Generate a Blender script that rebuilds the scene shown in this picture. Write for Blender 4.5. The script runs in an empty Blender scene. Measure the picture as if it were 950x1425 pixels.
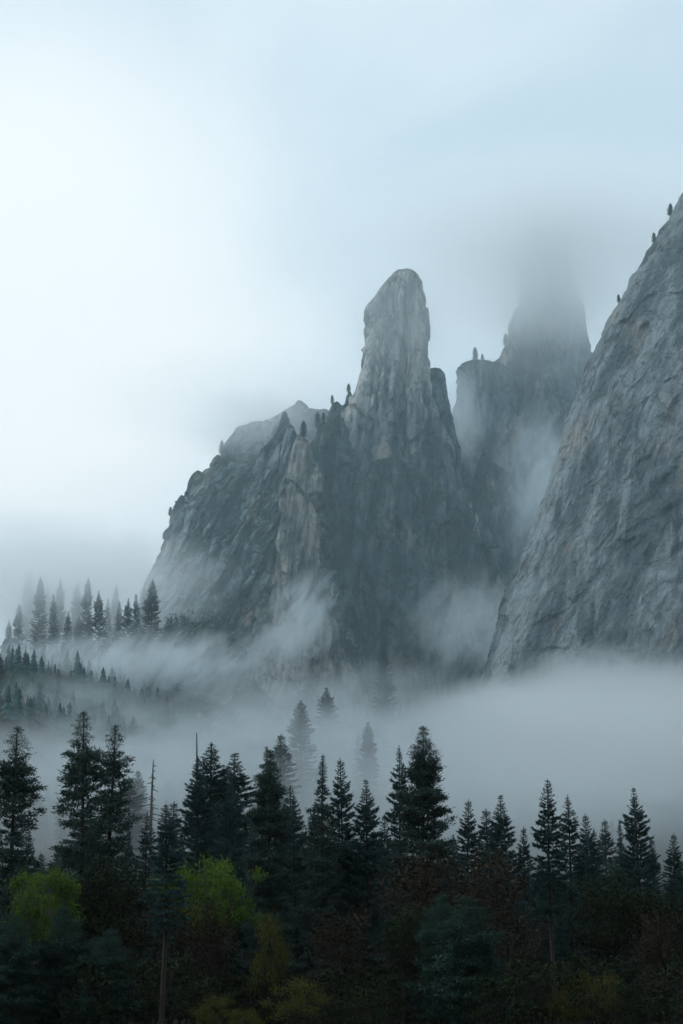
import bpy, math, random
import numpy as np
from mathutils import Vector

# ------------------------------------------------------------------ camera
S = bpy.context.scene
COL = S.collection
R = math.radians
FPX, CX, CY = 2659.0, 475.0, 712.5          # focal length / centre for a 950 x 1425 frame
PITCH, CAMZ = R(14.0), 5.0
cam_d = bpy.data.cameras.new('camera')
cam = bpy.data.objects.new('camera', cam_d); COL.objects.link(cam)
cam.location = (0, 0, CAMZ); cam.rotation_euler = (R(90) + PITCH, 0, 0)
cam_d.sensor_fit = 'VERTICAL'; cam_d.sensor_height = 36.0
cam_d.lens = 36.0 * FPX / 1425.0
cam_d.clip_start = 0.5; cam_d.clip_end = 20000
S.camera = cam

# ------------------------------------------------------------------ sky, sun, exposure
SUN_AZ, SUN_EL = R(-72.0), R(36.0)           # azimuth from +Y, negative = left
SUN_DIR = Vector((math.sin(SUN_AZ)*math.cos(SUN_EL), math.cos(SUN_AZ)*math.cos(SUN_EL), math.sin(SUN_EL)))
world = bpy.data.worlds.new('World'); S.world = world; world.use_nodes = True
nt = world.node_tree; nt.nodes.clear()

class NG:
    """tiny node-graph writer"""
    def __init__(s, tree): s.t = tree
    def n(s, typ, **kw):
        nd = s.t.nodes.new(typ)
        ins = kw.pop('ins', {})
        for k, v in kw.items(): setattr(nd, k, v)
        for k, v in ins.items(): s.put(nd.inputs[k], v)
        return nd
    def put(s, sock, v):
        if isinstance(v, bpy.types.NodeSocket): s.t.links.new(v, sock)
        elif isinstance(v, bpy.types.Node): s.t.links.new(v.outputs[0], sock)
        else: sock.default_value = v
    def m(s, op, a, b=None, c=None, clamp=False):
        nd = s.n('ShaderNodeMath', operation=op); nd.use_clamp = clamp
        s.put(nd.inputs[0], a)
        if b is not None: s.put(nd.inputs[1], b)
        if c is not None: s.put(nd.inputs[2], c)
        return nd.outputs[0]
    def vm(s, op, a, b=None, out=0):
        nd = s.n('ShaderNodeVectorMath', operation=op)
        s.put(nd.inputs[0], a)
        if b is not None: s.put(nd.inputs[1], b)
        return nd.outputs[out]
    def ss(s, v, lo, hi, a=0.0, b=1.0):
        nd = s.n('ShaderNodeMapRange', interpolation_type='SMOOTHSTEP')
        s.put(nd.inputs[0], v); s.put(nd.inputs[1], lo); s.put(nd.inputs[2], hi); s.put(nd.inputs[3], a); s.put(nd.inputs[4], b)
        return nd.outputs[0]
    def mix(s, f, a, b, blend='MIX'):
        nd = s.n('ShaderNodeMix', data_type='RGBA', blend_type=blend)
        s.put(nd.inputs[0], f); s.put(nd.inputs[6], a); s.put(nd.inputs[7], b)
        return nd.outputs[2]
    def noise(s, vec, scale, detail=3.0, rough=0.55, dist=0.0, dim='3D', out=0):
        nd = s.n('ShaderNodeTexNoise', noise_dimensions=dim)
        s.put(nd.inputs['Vector'], vec); s.put(nd.inputs['Scale'], scale); nd.inputs['Detail'].default_value = detail
        nd.inputs['Roughness'].default_value = rough; nd.inputs['Distortion'].default_value = dist
        return nd.outputs[out]
    def mapping(s, vec, scale=(1,1,1), rot=(0,0,0), loc=(0,0,0)):
        if any(rot):                                   # turn first, stretch afterwards; +angle about Y leans the axis right
            r0 = s.n('ShaderNodeMapping'); s.put(r0.inputs[0], vec); r0.inputs['Rotation'].default_value = tuple(-a for a in rot); vec = r0.outputs[0]
        nd = s.n('ShaderNodeMapping')
        s.put(nd.inputs[0], vec); nd.inputs['Location'].default_value = loc
        nd.inputs['Scale'].default_value = scale
        return nd.outputs[0]

def build_world():
    g = NG(nt)
    out = g.n('ShaderNodeOutputWorld')
    sky = g.n('ShaderNodeTexSky', sky_type='NISHITA', sun_disc=False)
    sky.sun_elevation = SUN_EL; sky.sun_rotation = SUN_AZ
    sky.dust_density = 3.0; sky.air_density = 1.0
    d = g.n('ShaderNodeTexCoord').outputs['Generated']
    # overcast deck: soft, large scale cloud tone, brightest round the hidden sun
    n1 = g.noise(g.mapping(d, (1.0, 1.0, 1.5), loc=(0.37, 0.2, 0.11)), 5.0, 5.0, 0.5, 0.5)
    tone = g.ss(n1, 0.34, 0.66, 0.0, 1.0)
    dot = g.vm('DOT_PRODUCT', d, tuple(GLOW_DIR), out='Value')
    glow = g.ss(dot, 0.982, 0.99985, 0.0, 1.0)
    c = g.mix(tone, (5.25, 6.2, 7.0, 1), (6.6, 7.4, 7.9, 1))
    c = g.mix(g.m('MULTIPLY', glow, 0.85), c, (10.4, 10.0, 9.6, 1))
    c = g.mix(0.93, sky.outputs[0], c)
    bg = g.n('ShaderNodeBackground', ins={'Color': c, 'Strength': 0.1})
    g.put(out.inputs['Surface'], bg.outputs[0])

def at(px, py, Y):
    """world point at depth Y (metres along +Y) seen at photo pixel px, py"""
    dx, dy = (px - CX) / FPX, (CY - py) / FPX
    fy = math.cos(PITCH) - dy * math.sin(PITCH)
    fz = math.sin(PITCH) + dy * math.cos(PITCH)
    k = Y / fy
    return Vector((dx * k, Y, CAMZ + fz * k))
GLOW_DIR = (at(40, 400, 1000) - Vector((0, 0, CAMZ))).normalized()
build_world()

sun_d = bpy.data.lights.new('sun', 'SUN'); sun_d.energy = 1.5; sun_d.angle = R(40); sun_d.color = (1.0, 0.97, 0.93)
sun = bpy.data.objects.new('sun', sun_d); COL.objects.link(sun)
sun.rotation_euler = SUN_DIR.to_track_quat('Z', 'Y').to_euler()

S.view_settings.view_transform = 'Standard'; S.view_settings.look = 'None'
S.view_settings.exposure = 0.36; S.view_settings.gamma = 1.0; S.view_settings.use_curve_mapping = False
cy = S.cycles
cy.use_denoising = True; cy.max_bounces = 12; cy.diffuse_bounces = 2; cy.glossy_bounces = 1
cy.transparent_max_bounces = 8; cy.volume_bounces = 5; cy.volume_max_steps = 256
cy.use_adaptive_sampling = True; cy.adaptive_threshold = 0.01; cy.adaptive_min_samples = 48

# ------------------------------------------------------------------ helpers
def tag(o, label=None, cat=None, group=None, kind=None):
    if label: o['label'] = label
    if cat: o['category'] = cat
    if group: o['group'] = group
    if kind: o['kind'] = kind
    return o
def empty(name, loc, rz=0.0, sc=1.0):
    o = bpy.data.objects.new(name, None); COL.objects.link(o)
    o.location = loc; o.rotation_euler = (0, 0, rz); o.scale = (sc, sc, sc); o.empty_display_size = 0.5
    return o
def mesh_from(name, V, F, mats, smooth=False, midx=None):
    me = bpy.data.meshes.new(name)
    V = np.ascontiguousarray(V, dtype=np.float32); F = np.ascontiguousarray(F, dtype=np.int32)
    nf, k = F.shape
    me.vertices.add(len(V)); me.vertices.foreach_set('co', V.ravel())
    me.loops.add(nf * k); me.loops.foreach_set('vertex_index', F.ravel())
    me.polygons.add(nf); me.polygons.foreach_set('loop_start', np.arange(nf, dtype=np.int32) * k)
    me.polygons.foreach_set('loop_total', np.full(nf, k, dtype=np.int32))
    if smooth: me.polygons.foreach_set('use_smooth', np.ones(nf, dtype=bool))
    for m in (mats if isinstance(mats, (list, tuple)) else [mats]): me.materials.append(m)
    if midx is not None: me.polygons.foreach_set('material_index', np.ascontiguousarray(midx, dtype=np.int32))
    me.update(calc_edges=True)
    return me
def obj(name, me, parent=None):
    o = bpy.data.objects.new(name, me); COL.objects.link(o)
    if parent: o.parent = parent
    return o

# numpy noise -------------------------------------------------------
_rng = np.random.RandomState(7)
_P = np.concatenate([_rng.permutation(256)] * 3).astype(np.int64)
_G = _rng.normal(size=(256, 3)); _G /= np.linalg.norm(_G, axis=1)[:, None]
_J = _rng.rand(256, 3)
def perlin(x, y, z):
    xi, yi, zi = np.floor(x).astype(np.int64), np.floor(y).astype(np.int64), np.floor(z).astype(np.int64)
    xf, yf, zf = x - xi, y - yi, z - zi
    u, v, w = (t*t*t*(t*(t*6-15)+10) for t in (xf, yf, zf))
    xi &= 255; yi &= 255; zi &= 255
    def gr(i, j, k):
        h = _P[_P[_P[(xi+i) & 255] + ((yi+j) & 255)] + ((zi+k) & 255)]
        g = _G[h]
        return g[..., 0]*(xf-i) + g[..., 1]*(yf-j) + g[..., 2]*(zf-k)
    def lp(t, a, b): return a + t*(b-a)
    return 1.6*lp(w, lp(v, lp(u, gr(0,0,0), gr(1,0,0)), lp(u, gr(0,1,0), gr(1,1,0))),
                  lp(v, lp(u, gr(0,0,1), gr(1,0,1)), lp(u, gr(0,1,1), gr(1,1,1))))
def fbm(x, y, z, o=4, r=0.5):
    s, a, f = 0.0, 1.0, 1.0
    for i in range(o):
        s = s + a*perlin(x*f+17.3*i, y*f-9.1*i, z*f+4.7*i); a *= r; f *= 2.03
    return s
def ridged(x, y, z, o=4, r=0.5):
    s, a, f = 0.0, 1.0, 1.0
    for i in range(o):
        s = s + a*(1-2*np.abs(perlin(x*f+7.3*i, y*f+3.1*i, z*f-5.7*i))); a *= r; f *= 2.07
    return s
def worley(x, y):
    """2-d cells: returns (random value of nearest cell, f2-f1, local offsets)"""
    xi, yi = np.floor(x).astype(np.int64), np.floor(y).astype(np.int64)
    d1 = np.full(x.shape, 9.0); d2 = np.full(x.shape, 9.0); c = np.zeros(x.shape); lx = np.zeros(x.shape); ly = np.zeros(x.shape)
    for i in (-1, 0, 1):
        for j in (-1, 0, 1):
            h = _P[_P[(xi+i) & 255] + ((yi+j) & 255)]
            px, py = xi+i+_J[h, 0], yi+j+_J[h, 1]
            d = np.hypot(px-x, py-y)
            near = d < d1
            d2 = np.where(near, d1, np.minimum(d2, d))
            c = np.where(near, _J[h, 2], c); lx = np.where(near, x-px, lx); ly = np.where(near, y-py, ly)
            d1 = np.where(near, d, d1)
    return c, d2-d1, lx, ly
def blocks(x, y, o=0.0):
    """planar facets: every cell has its own level and its own tilt"""
    c, f, lx, ly = worley(x+o, y-o)
    t1, t2 = (c*37.7) % 1.0-0.5, (c*91.3) % 1.0-0.5
    return (c-0.5) + 1.6*lx*t1 + 1.6*ly*t2 - 0.18*np.exp(-f*16)
def sstep(a, b, t):
    t = np.clip((t-a)/(b-a), 0, 1); return t*t*(3-2*t)

# ------------------------------------------------------------------ materials
def material(name):
    m = bpy.data.materials.new(name); m.use_nodes = True
    m.node_tree.nodes.clear()
    g = NG(m.node_tree); out = g.n('ShaderNodeOutputMaterial')
    return m, g, out
def bsdf(g, out, col, rough=0.9, spec=0.2, normal=None):
    b = g.n('ShaderNodeBsdfPrincipled')
    g.put(b.inputs['Base Color'], col); g.put(b.inputs['Roughness'], rough); b.inputs['Specular IOR Level'].default_value = spec
    if normal is not None: g.put(b.inputs['Normal'], normal)
    g.put(out.inputs['Surface'], b.outputs[0])
    return b

def rock_material(name, tilt, light, dark, tan_amt, streak, green_amt, seed, foot=None):
    m, g, out = material(name)
    pos = g.n('ShaderNodeNewGeometry').outputs['Position']
    nrm = g.n('ShaderNodeNewGeometry').outputs['Normal']
    off = (seed*37.1, seed*11.7, seed*5.3)
    lay = g.mapping(pos, (1/16.0, 1/30.0, 1/150.0), rot=(0, tilt, 0), loc=off)      # streaks run down the face
    n_str = g.noise(lay, 1.0, 6.0, 0.62, 0.3)
    n_big = g.noise(g.mapping(pos, (1, 1, 1), loc=off), 1/130.0, 3.0, 0.5)
    n_fin = g.noise(g.mapping(pos, (1, 1, 0.45), rot=(0, tilt, 0), loc=off), 1/7.0, 7.0, 0.68)
    c = g.mix(g.ss(g.m('ADD', g.m('MULTIPLY', n_str, 0.65), g.m('MULTIPLY', n_fin, 0.35)), 0.43, 0.57), dark, light)
    if foot:   # colour fades with height into the darker wall tones below
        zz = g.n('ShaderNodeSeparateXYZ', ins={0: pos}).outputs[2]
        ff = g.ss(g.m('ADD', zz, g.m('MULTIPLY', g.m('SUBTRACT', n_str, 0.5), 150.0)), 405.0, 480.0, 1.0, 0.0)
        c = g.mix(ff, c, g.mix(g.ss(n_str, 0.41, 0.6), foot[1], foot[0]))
    # dark water stains
    wet = g.noise(g.mapping(pos, (1/9.0, 1/20.0, 1/190.0), rot=(0, tilt*0.3, 0), loc=(off[1], off[0], 3)), 1.0, 4.0, 0.6)
    wetf = g.m('MULTIPLY', g.ss(wet, 0.52, 0.64), g.ss(n_big, 0.38, 0.54))
    c = g.mix(g.m('MULTIPLY', wetf, streak), c, (dark[0]*0.45, dark[1]*0.47, dark[2]*0.5, 1))
    # fresh tan rock
    tn = g.noise(g.mapping(pos, (1/30.0, 1/30.0, 1/75.0), loc=(off[2], 9, off[1])), 1.0, 4.0, 0.6, 0.4)
    c = g.mix(g.m('MULTIPLY', g.ss(tn, 0.55, 0.66), tan_amt), c, (0.50, 0.44, 0.37, 1))
    # lichen, moss and brush wherever the rock lies back
    nz = g.n('ShaderNodeSeparateXYZ', ins={0: nrm}).outputs[2]
    vg = g.noise(g.mapping(pos, (1, 1, 0.6), rot=(0, tilt, 0), loc=off), 1/11.0, 7.0, 0.75)
    vf = g.ss(g.m('ADD', g.m('MULTIPLY', nz, 0.9), g.m('MULTIPLY', vg, 0.9)), 0.66, 0.98)
    c = g.mix(g.m('MULTIPLY', vf, green_amt), c, (0.035, 0.05, 0.035, 1))
    warp = g.n('ShaderNodeVectorMath', operation='ADD', ins={0: g.mapping(pos, (1/9.0, 1/20.0, 1/34.0), rot=(0, tilt*1.6, 0), loc=off)})
    g.put(warp.inputs[1], g.vm('SCALE', g.noise(pos, 1/18.0, 3.0, 0.6, out=1))); warp.inputs[1].links[0].from_node.inputs['Scale'].default_value = 1.4
    vo = g.n('ShaderNodeTexVoronoi', feature='DISTANCE_TO_EDGE', ins={'Vector': warp.outputs[0], 'Scale': 1.0})
    crk = g.m('MULTIPLY', g.ss(vo.outputs[0], 0.0, 0.055, 1.0, 0.0), g.ss(vg, 0.42, 0.6))
    c = g.mix(g.m('MULTIPLY', crk, 0.75), c, (dark[0]*0.35, dark[1]*0.36, dark[2]*0.37, 1))
    hgt = g.m('ADD', g.m('MULTIPLY', n_fin, 0.7), g.m('MULTIPLY', g.noise(g.mapping(pos, (1, 1, 0.5), rot=(0, tilt, 0)), 1/2.2, 4.0, 0.7), 0.35))
    bump = g.n('ShaderNodeBump', ins={'Strength': 1.0, 'Distance': 8.0, 'Height': hgt})
    bsdf(g, out, c, 0.85, 0.25, bump.outputs[0])
    return m

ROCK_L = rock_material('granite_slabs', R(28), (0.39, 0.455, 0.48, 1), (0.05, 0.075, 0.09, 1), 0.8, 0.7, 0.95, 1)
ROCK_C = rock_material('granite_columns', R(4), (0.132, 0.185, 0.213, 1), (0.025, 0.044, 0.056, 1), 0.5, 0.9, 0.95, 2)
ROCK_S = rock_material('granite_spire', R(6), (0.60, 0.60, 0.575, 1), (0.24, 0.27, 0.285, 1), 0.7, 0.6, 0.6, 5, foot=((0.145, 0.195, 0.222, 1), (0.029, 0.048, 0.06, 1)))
ROCK_P = rock_material('granite_tan', R(5), (0.50, 0.475, 0.435, 1), (0.12, 0.13, 0.132, 1), 0.9, 0.7, 0.8, 6)
ROCK_D = rock_material('granite_dome', R(16), (0.29, 0.345, 0.375, 1), (0.09, 0.125, 0.148, 1), 0.3, 0.85, 0.4, 3)

def leaf_material(name, col, var, rough=0.85, spec=0.06, transl=0.0):
    m, g, out = material(name)
    pos = g.n('ShaderNodeNewGeometry')
    oi = g.n('ShaderNodeObjectInfo')
    rnd = pos.outputs['Random Per Island']
    n = g.noise(pos.outputs['Position'], 0.35, 2.0)
    c2 = tuple(min(1, a*b) for a, b in zip(col, var)) + (1,)
    c = g.mix(g.ss(g.m('ADD', g.m('MULTIPLY', n, 0.7), g.m('MULTIPLY', rnd, 0.4)), 0.3, 0.8), tuple(col) + (1,), c2)
    c = g.mix(g.m('MULTIPLY', oi.outputs['Random'], 0.35), c, tuple(x*0.6 for x in col) + (1,))
    b = g.n('ShaderNodeBsdfPrincipled'); g.put(b.inputs['Base Color'], c)
    b.inputs['Roughness'].default_value = rough; b.inputs['Specular IOR Level'].default_value = spec
    if transl:
        t = g.n('ShaderNodeBsdfTranslucent'); g.put(t.inputs[0], c)
        mx = g.n('ShaderNodeMixShader', ins={0: transl, 1: b.outputs[0], 2: t.outputs[0]})
        g.put(out.inputs['Surface'], mx.outputs[0])
    else: g.put(out.inputs['Surface'], b.outputs[0])
    return m
NEEDLE = leaf_material('pine_needles', (0.036, 0.066, 0.060), (2.3, 2.2, 2.1))
NEEDLE2 = leaf_material('fir_needles', (0.029, 0.066, 0.066), (2.3, 2.2, 2.2))
NEEDLE3 = leaf_material('young_needles', (0.022, 0.052, 0.044), (2.0, 2.0, 1.9))
LEAF_G = leaf_material('spring_leaves', (0.06, 0.115, 0.024), (2.0, 1.9, 1.3), transl=0.3)
LEAF_Y = leaf_material('yellow_leaves', (0.06, 0.07, 0.022), (1.5, 1.3, 1.0), transl=0.3)
LEAF_D = leaf_material('dark_leaves', (0.014, 0.024, 0.014), (1.9, 1.8, 1.3))
LEAF_B = leaf_material('brown_leaves', (0.027, 0.0235, 0.017), (1.9, 1.8, 1.5))
def bark_material(name, col):
    m, g, out = material(name)
    pos = g.n('ShaderNodeTexCoord').outputs['Object']
    n = g.noise(g.mapping(pos, (5, 5, 0.8)), 1.0, 5.0, 0.7)
    c = g.mix(g.ss(n, 0.35, 0.7), tuple(x*0.55 for x in col) + (1,), tuple(col) + (1,))
    bsdf(g, out, c, 0.9, 0.15, g.n('ShaderNodeBump', ins={'Strength': 0.6, 'Distance': 0.05, 'Height': n}).outputs[0])
    return m
BARK = bark_material('pine_bark', (0.058, 0.053, 0.048))
BARK_G = bark_material('grey_bark', (0.12, 0.115, 0.105))
BARK_B = bark_material('brown_twigs', (0.04, 0.035, 0.031))
DEADWOOD = bark_material('dead_wood', (0.16, 0.155, 0.15))
def ground_material():
    m, g, out = material('forest_floor')
    pos = g.n('ShaderNodeNewGeometry').outputs['Position']
    n = g.noise(pos, 1/11.0, 6.0, 0.65); n2 = g.noise(pos, 1/60.0, 4.0, 0.6)
    c = g.mix(g.ss(n, 0.35, 0.65), (0.012, 0.018, 0.013, 1), (0.032, 0.04, 0.032, 1))
    c = g.mix(g.ss(n2, 0.55, 0.7, 0, 0.5), c, (0.05, 0.055, 0.055, 1))
    bsdf(g, out, c, 0.95, 0.1, g.n('ShaderNodeBump', ins={'Strength': 0.8, 'Distance': 1.5, 'Height': n}).outputs[0])
    return m
GROUND = ground_material()

# ------------------------------------------------------------------ terrain
def height(x, y):
    x = np.asarray(x, float); y = np.asarray(y, float)
    up = np.maximum(0, y-350.0)
    z = (0.2875-0.085*sstep(-150, -50, x))*up*sstep(0, 160, up)
    cap = 176 + 6*sstep(-150, -60, x)
    z = cap - 18*np.log1p(np.exp(np.clip((cap - z)/18.0, -30, 30)))
    z = np.maximum(z, 0)*1.0
    z = z - 0.02*np.maximum(0, y-1250)
    amp = sstep(330, 520, y)
    z = z + amp*(7*fbm(x/130, y/130, 0*x+1.5, 4) + 3*fbm(x/25, y/25, 0*x+8.5, 3))
    back = np.maximum(0, -y-60.0)                         # unseen valley side behind the camera, added to block sky light
    z = z + 0.95*np.minimum(back, 620)*sstep(0, 140, back)
    return z
def axis(pts):
    out = []
    for (a, b, n) in pts: out += list(np.linspace(a, b, n, endpoint=False))
    return np.array(out + [pts[-1][1]])
def terrain():
    xs = axis([(-3000, -700, 14), (-700, 700, 200), (700, 3000, 14)])
    ys = axis([(-2400, -60, 24), (-60, 330, 24), (330, 1300, 190), (1300, 3200, 20)])
    X, Y = np.meshgrid(xs, ys)
    Z = height(X, Y)
    V = np.stack([X, Y, Z], -1).reshape(-1, 3)
    nx = len(xs); i = np.arange(len(ys)-1)[:, None]*nx + np.arange(nx-1)[None]
    i = i.ravel(); F = np.stack([i, i+1, i+1+nx, i+nx], -1)
    o = obj('ground', mesh_from('ground', V, F, GROUND, True))
    tag(o, 'dark forest floor rising into the misty talus slope', 'ground', kind='structure')
terrain()

# ------------------------------------------------------------------ cliffs (each tower is a closed, lofted solid)
def loft(name, parent, mat, Y, prof, thick, n=2.6, rows=260, cols=300, style='column', seed=0, amp=1.0, lean=0.0, zbot=None, focus=None):
    """prof: list of (py, xl, xr) photo-pixel outline at depth Y, top first; thick: depth half-thickness / half-width (or metres if >5)"""
    P = []
    for (py, xl, xr) in prof:
        a, b = at(xl, py, Y), at(xr, py, Y)
        P.append((a.z, a.x, b.x))
    P = np.array(P[::-1])
    z0 = min(P[0, 0], 70.0) if zbot is None and name != 'pinnacle' else P[0, 0]   # walls run down into the ground
    t = np.linspace(0, 1, rows); t = t**0.92
    Z = z0 + (P[-1, 0]-z0)*t
    XL, XR = np.interp(Z, P[:, 0], P[:, 1]), np.interp(Z, P[:, 0], P[:, 2])
    nb = int(cols*0.2); nfr = cols-nb
    th = np.concatenate([np.linspace(math.pi, 2*math.pi, nfr, endpoint=False), np.linspace(0, math.pi, nb, endpoint=False)])
    if focus:   # most columns on the quarter that faces the valley
        k1 = int(cols*0.72); k2 = int(cols*0.18)
        th = np.concatenate([np.linspace(0.96*math.pi, 1.47*math.pi, k1, endpoint=False), np.linspace(1.47*math.pi, 2*math.pi, k2, endpoint=False), np.linspace(2*math.pi, 2.96*math.pi, cols-k1-k2, endpoint=False)])
    C, Sn = np.cos(th), np.sin(th)
    e = 2.0/n
    cx_, sy_ = np.sign(C)*np.abs(C)**e, np.sign(Sn)*np.abs(Sn)**e
    A = (XR-XL)/2; M = (XR+XL)/2
    B = A*thick if thick < 5 else np.minimum(thick, A*1.6)
    X = M[:, None] + A[:, None]*cx_[None]
    Yc = Y + lean*(Z-P[-1, 0])
    YY = Yc[:, None] + B[:, None]*sy_[None]
    ZZ = np.repeat(Z[:, None], cols, 1)
    nx_, ny_ = np.sign(C)*np.abs(C)**(2-e), np.sign(Sn)*np.abs(Sn)**(2-e)
    L = np.hypot(nx_, ny_)+1e-9; NX, NY = (nx_/L)[None], (ny_/L)[None]
    s = seed*13.7
    x, y, z = X, YY, ZZ
    if style == 'slab':        # slabs dipping down to the left
        a = R(62); u = x*math.cos(a)+z*math.sin(a); v = -x*math.sin(a)+z*math.cos(a)
        w = 9*fbm(x/60+s, y/60, z/60, 3)
        d = 9*fbm(u/170+s, v/60, y/80, 2) + 7*ridged((u+w)/120+s, (v+w)/26, y/60, 3, 0.5)
        d = d + 13*blocks((v+0.6*w)/20, (u+w)/95, s) + 7*blocks((v+0.5*w+4)/8, (u+0.7*w)/38, -s) + 3.4*blocks((v+0.3*w)/3.6, (u+0.4*w)/13, 2*s)
        d = d + 1.3*fbm(x/5, y/5+s, z/7, 3)
    elif style == 'column':    # vertical ribs and chimneys
        w = 8*fbm(x/50+s, y/50, z/70, 3)
        d = 9*fbm(x/90+s, y/70, z/170, 2) + 6*ridged((x+w)/30+s, y/40, z/190, 3, 0.5)
        d = d + 13*blocks((x+0.7*w)/19, (z+2*w+y*0.3)/85, s) + 7*blocks((x+0.5*w)/8.5, (z+w+y*0.3)/36, -s) + 3.2*blocks((x+0.3*w)/4, (z+0.5*w)/14, 2*s)
        d = d + 1.3*fbm(x/5, y/5+s, z/9, 3)
    else:                      # exfoliating dome: thin plates, curved edges, diagonal cracks
        w = 16*fbm(x/70+s, y/70, z/70, 3)
        a = R(50); u = x*math.cos(a)+z*math.sin(a); v = -x*math.sin(a)+z*math.cos(a)
        d = 6*fbm(x/130+s, y/130, z/190, 2)
        d = d + 1.5*blocks((v+w)/30, (u+1.2*w)/62, s) + 1.5*blocks((v+0.8*w)/11, (u+0.9*w)/26, -s)*sstep(-0.4, 0.3, fbm(x/60-s, y/60, z/80, 2)) + 1.1*blocks((v+0.5*w)/4.5, (u+0.5*w)/12, 2*s)
        r = ridged((x+0.5*w)/55+s, y/55, (z+w)/90, 2)
        d = d - 1.6*sstep(0.98, 1.35, r)
        d = d + 0.8*fbm(x/6, y/6+s, z/8, 3) + 1.5*ridged(x/18, y/30, z/160, 3)*sstep(0.0, 0.6, fbm(x/90+5, y/90, z/300, 2))
    room = np.clip(A/24.0, 0.04, 1.0)[:, None]
    d = (d - np.percentile(d, 62))*room*amp
    X = X + NX*d; YY = YY + NY*d
    ZZ = ZZ + room*amp*1.5*fbm(X/14+s, YY/14, ZZ/14, 2)
    V = np.stack([X, YY, ZZ], -1).reshape(-1, 3)
    top = V[(rows-1)*cols:].mean(0)+np.array([0, 0, 0.8])
    V = np.vstack([V, top[None]])
    i = np.arange(rows-1)[:, None]*cols; j = np.arange(cols)[None]; j2 = (j+1) % cols
    F = np.stack([i+j, i+j2, i+cols+j2, i+cols+j], -1).reshape(-1, 4)
    k = (rows-1)*cols; ti = len(V)-1; jj = np.arange(cols)
    T = np.stack([k+jj, k+(jj+1) % cols, np.full(cols, ti), np.full(cols, ti)], -1)
    me = bpy.data.meshes.new(name)
    fv = np.concatenate([F.ravel(), T[:, :3].ravel()]).astype(np.int32)
    tot = np.concatenate([np.full(len(F), 4), np.full(len(T), 3)]).astype(np.int32)
    me.vertices.add(len(V)); me.vertices.foreach_set('co', V.astype(np.float32).ravel())
    me.loops.add(len(fv)); me.loops.foreach_set('vertex_index', fv)
    me.polygons.add(len(tot)); me.polygons.foreach_set('loop_total', tot)
    me.polygons.foreach_set('loop_start', np.concatenate([[0], np.cumsum(tot)[:-1]]).astype(np.int32))
    me.polygons.foreach_set('use_smooth', np.ones(len(tot), bool))
    me.materials.append(mat); me.update(calc_edges=True)
    o = obj(name, me, parent)
    LOFTS[name if name not in LOFTS else o.name] = V[:-1].reshape(rows, cols, 3)
    return o
LOFTS = {}

massif = tag(empty('cliff', (0, 1400, 0)), 'jagged grey cliff with the tall free-standing spire in the centre', 'cliff', kind='structure')
massif.location = (0, 0, 0)
loft('far_ridge', massif, ROCK_L, 1720, [(558, 411, 421), (568, 402, 437), (582, 386, 462), (610, 350, 520), (700, 280, 600), (820, 240, 660)], 0.7, rows=120, cols=160, style='slab', seed=9, amp=0.6)
loft('back_buttress', massif, ROCK_L, 1470, [(590, 352, 388), (597, 338, 400), (612, 322, 420), (640, 298, 440), (662, 277, 450), (690, 256, 460), (720, 242, 470), (750, 234, 470), (785, 224, 470), (830, 208, 480), (900, 190, 480), (980, 170, 480)], 0.75, rows=230, cols=240, style='slab', seed=1, amp=0.7)
loft('buttress', massif, ROCK_L, 1370, [(574, 393, 399), (588, 388, 404), (603, 383, 410), (622, 372, 420), (650, 348, 432), (680, 322, 440), (720, 290, 452), (760, 262, 462), (800, 243, 470), (850, 222, 480), (900, 202, 490), (1000, 160, 510), (1080, 120, 540)], 0.55, rows=360, cols=380, style='slab', seed=2, amp=0.75)
loft('pinnacle', massif, ROCK_P, 1338, [(606, 413, 421), (615, 409, 428), (632, 404, 434), (670, 396, 440), (720, 390, 444), (780, 384, 450), (830, 372, 462), (900, 350, 480), (980, 330, 500), (1060, 320, 520)], 0.7, rows=230, cols=180, style='column', seed=3, amp=0.7)
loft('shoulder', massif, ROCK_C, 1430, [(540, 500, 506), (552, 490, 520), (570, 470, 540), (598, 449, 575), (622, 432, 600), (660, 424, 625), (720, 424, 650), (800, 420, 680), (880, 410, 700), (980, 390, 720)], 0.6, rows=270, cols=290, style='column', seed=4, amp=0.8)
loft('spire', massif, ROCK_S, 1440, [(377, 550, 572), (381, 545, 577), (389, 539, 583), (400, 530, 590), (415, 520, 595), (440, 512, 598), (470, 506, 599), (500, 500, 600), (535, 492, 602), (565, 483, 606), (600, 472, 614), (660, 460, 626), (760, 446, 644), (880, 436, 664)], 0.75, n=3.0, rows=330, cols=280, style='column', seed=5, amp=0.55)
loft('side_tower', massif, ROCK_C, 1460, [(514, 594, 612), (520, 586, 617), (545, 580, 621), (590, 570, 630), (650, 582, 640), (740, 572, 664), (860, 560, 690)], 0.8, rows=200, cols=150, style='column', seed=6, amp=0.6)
loft('foot_slab', massif, ROCK_L, 1030, [(868, 262, 285), (880, 235, 312), (900, 205, 335), (930, 180, 352), (970, 150, 365), (1020, 118, 380), (1080, 80, 400)], 0.7, rows=170, cols=200, style='slab', seed=17, lean=0.7, amp=0.75)
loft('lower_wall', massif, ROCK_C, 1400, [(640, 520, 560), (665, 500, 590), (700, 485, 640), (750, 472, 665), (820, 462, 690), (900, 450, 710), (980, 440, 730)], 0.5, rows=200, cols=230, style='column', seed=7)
loft('gully_wall', massif, ROCK_C, 1600, [(585, 622, 640), (610, 606, 668), (650, 590, 700), (700, 575, 740), (800, 545, 800), (900, 520, 840), (970, 500, 860)], 0.5, rows=170, cols=190, style='column', seed=15, amp=0.9)
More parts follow.
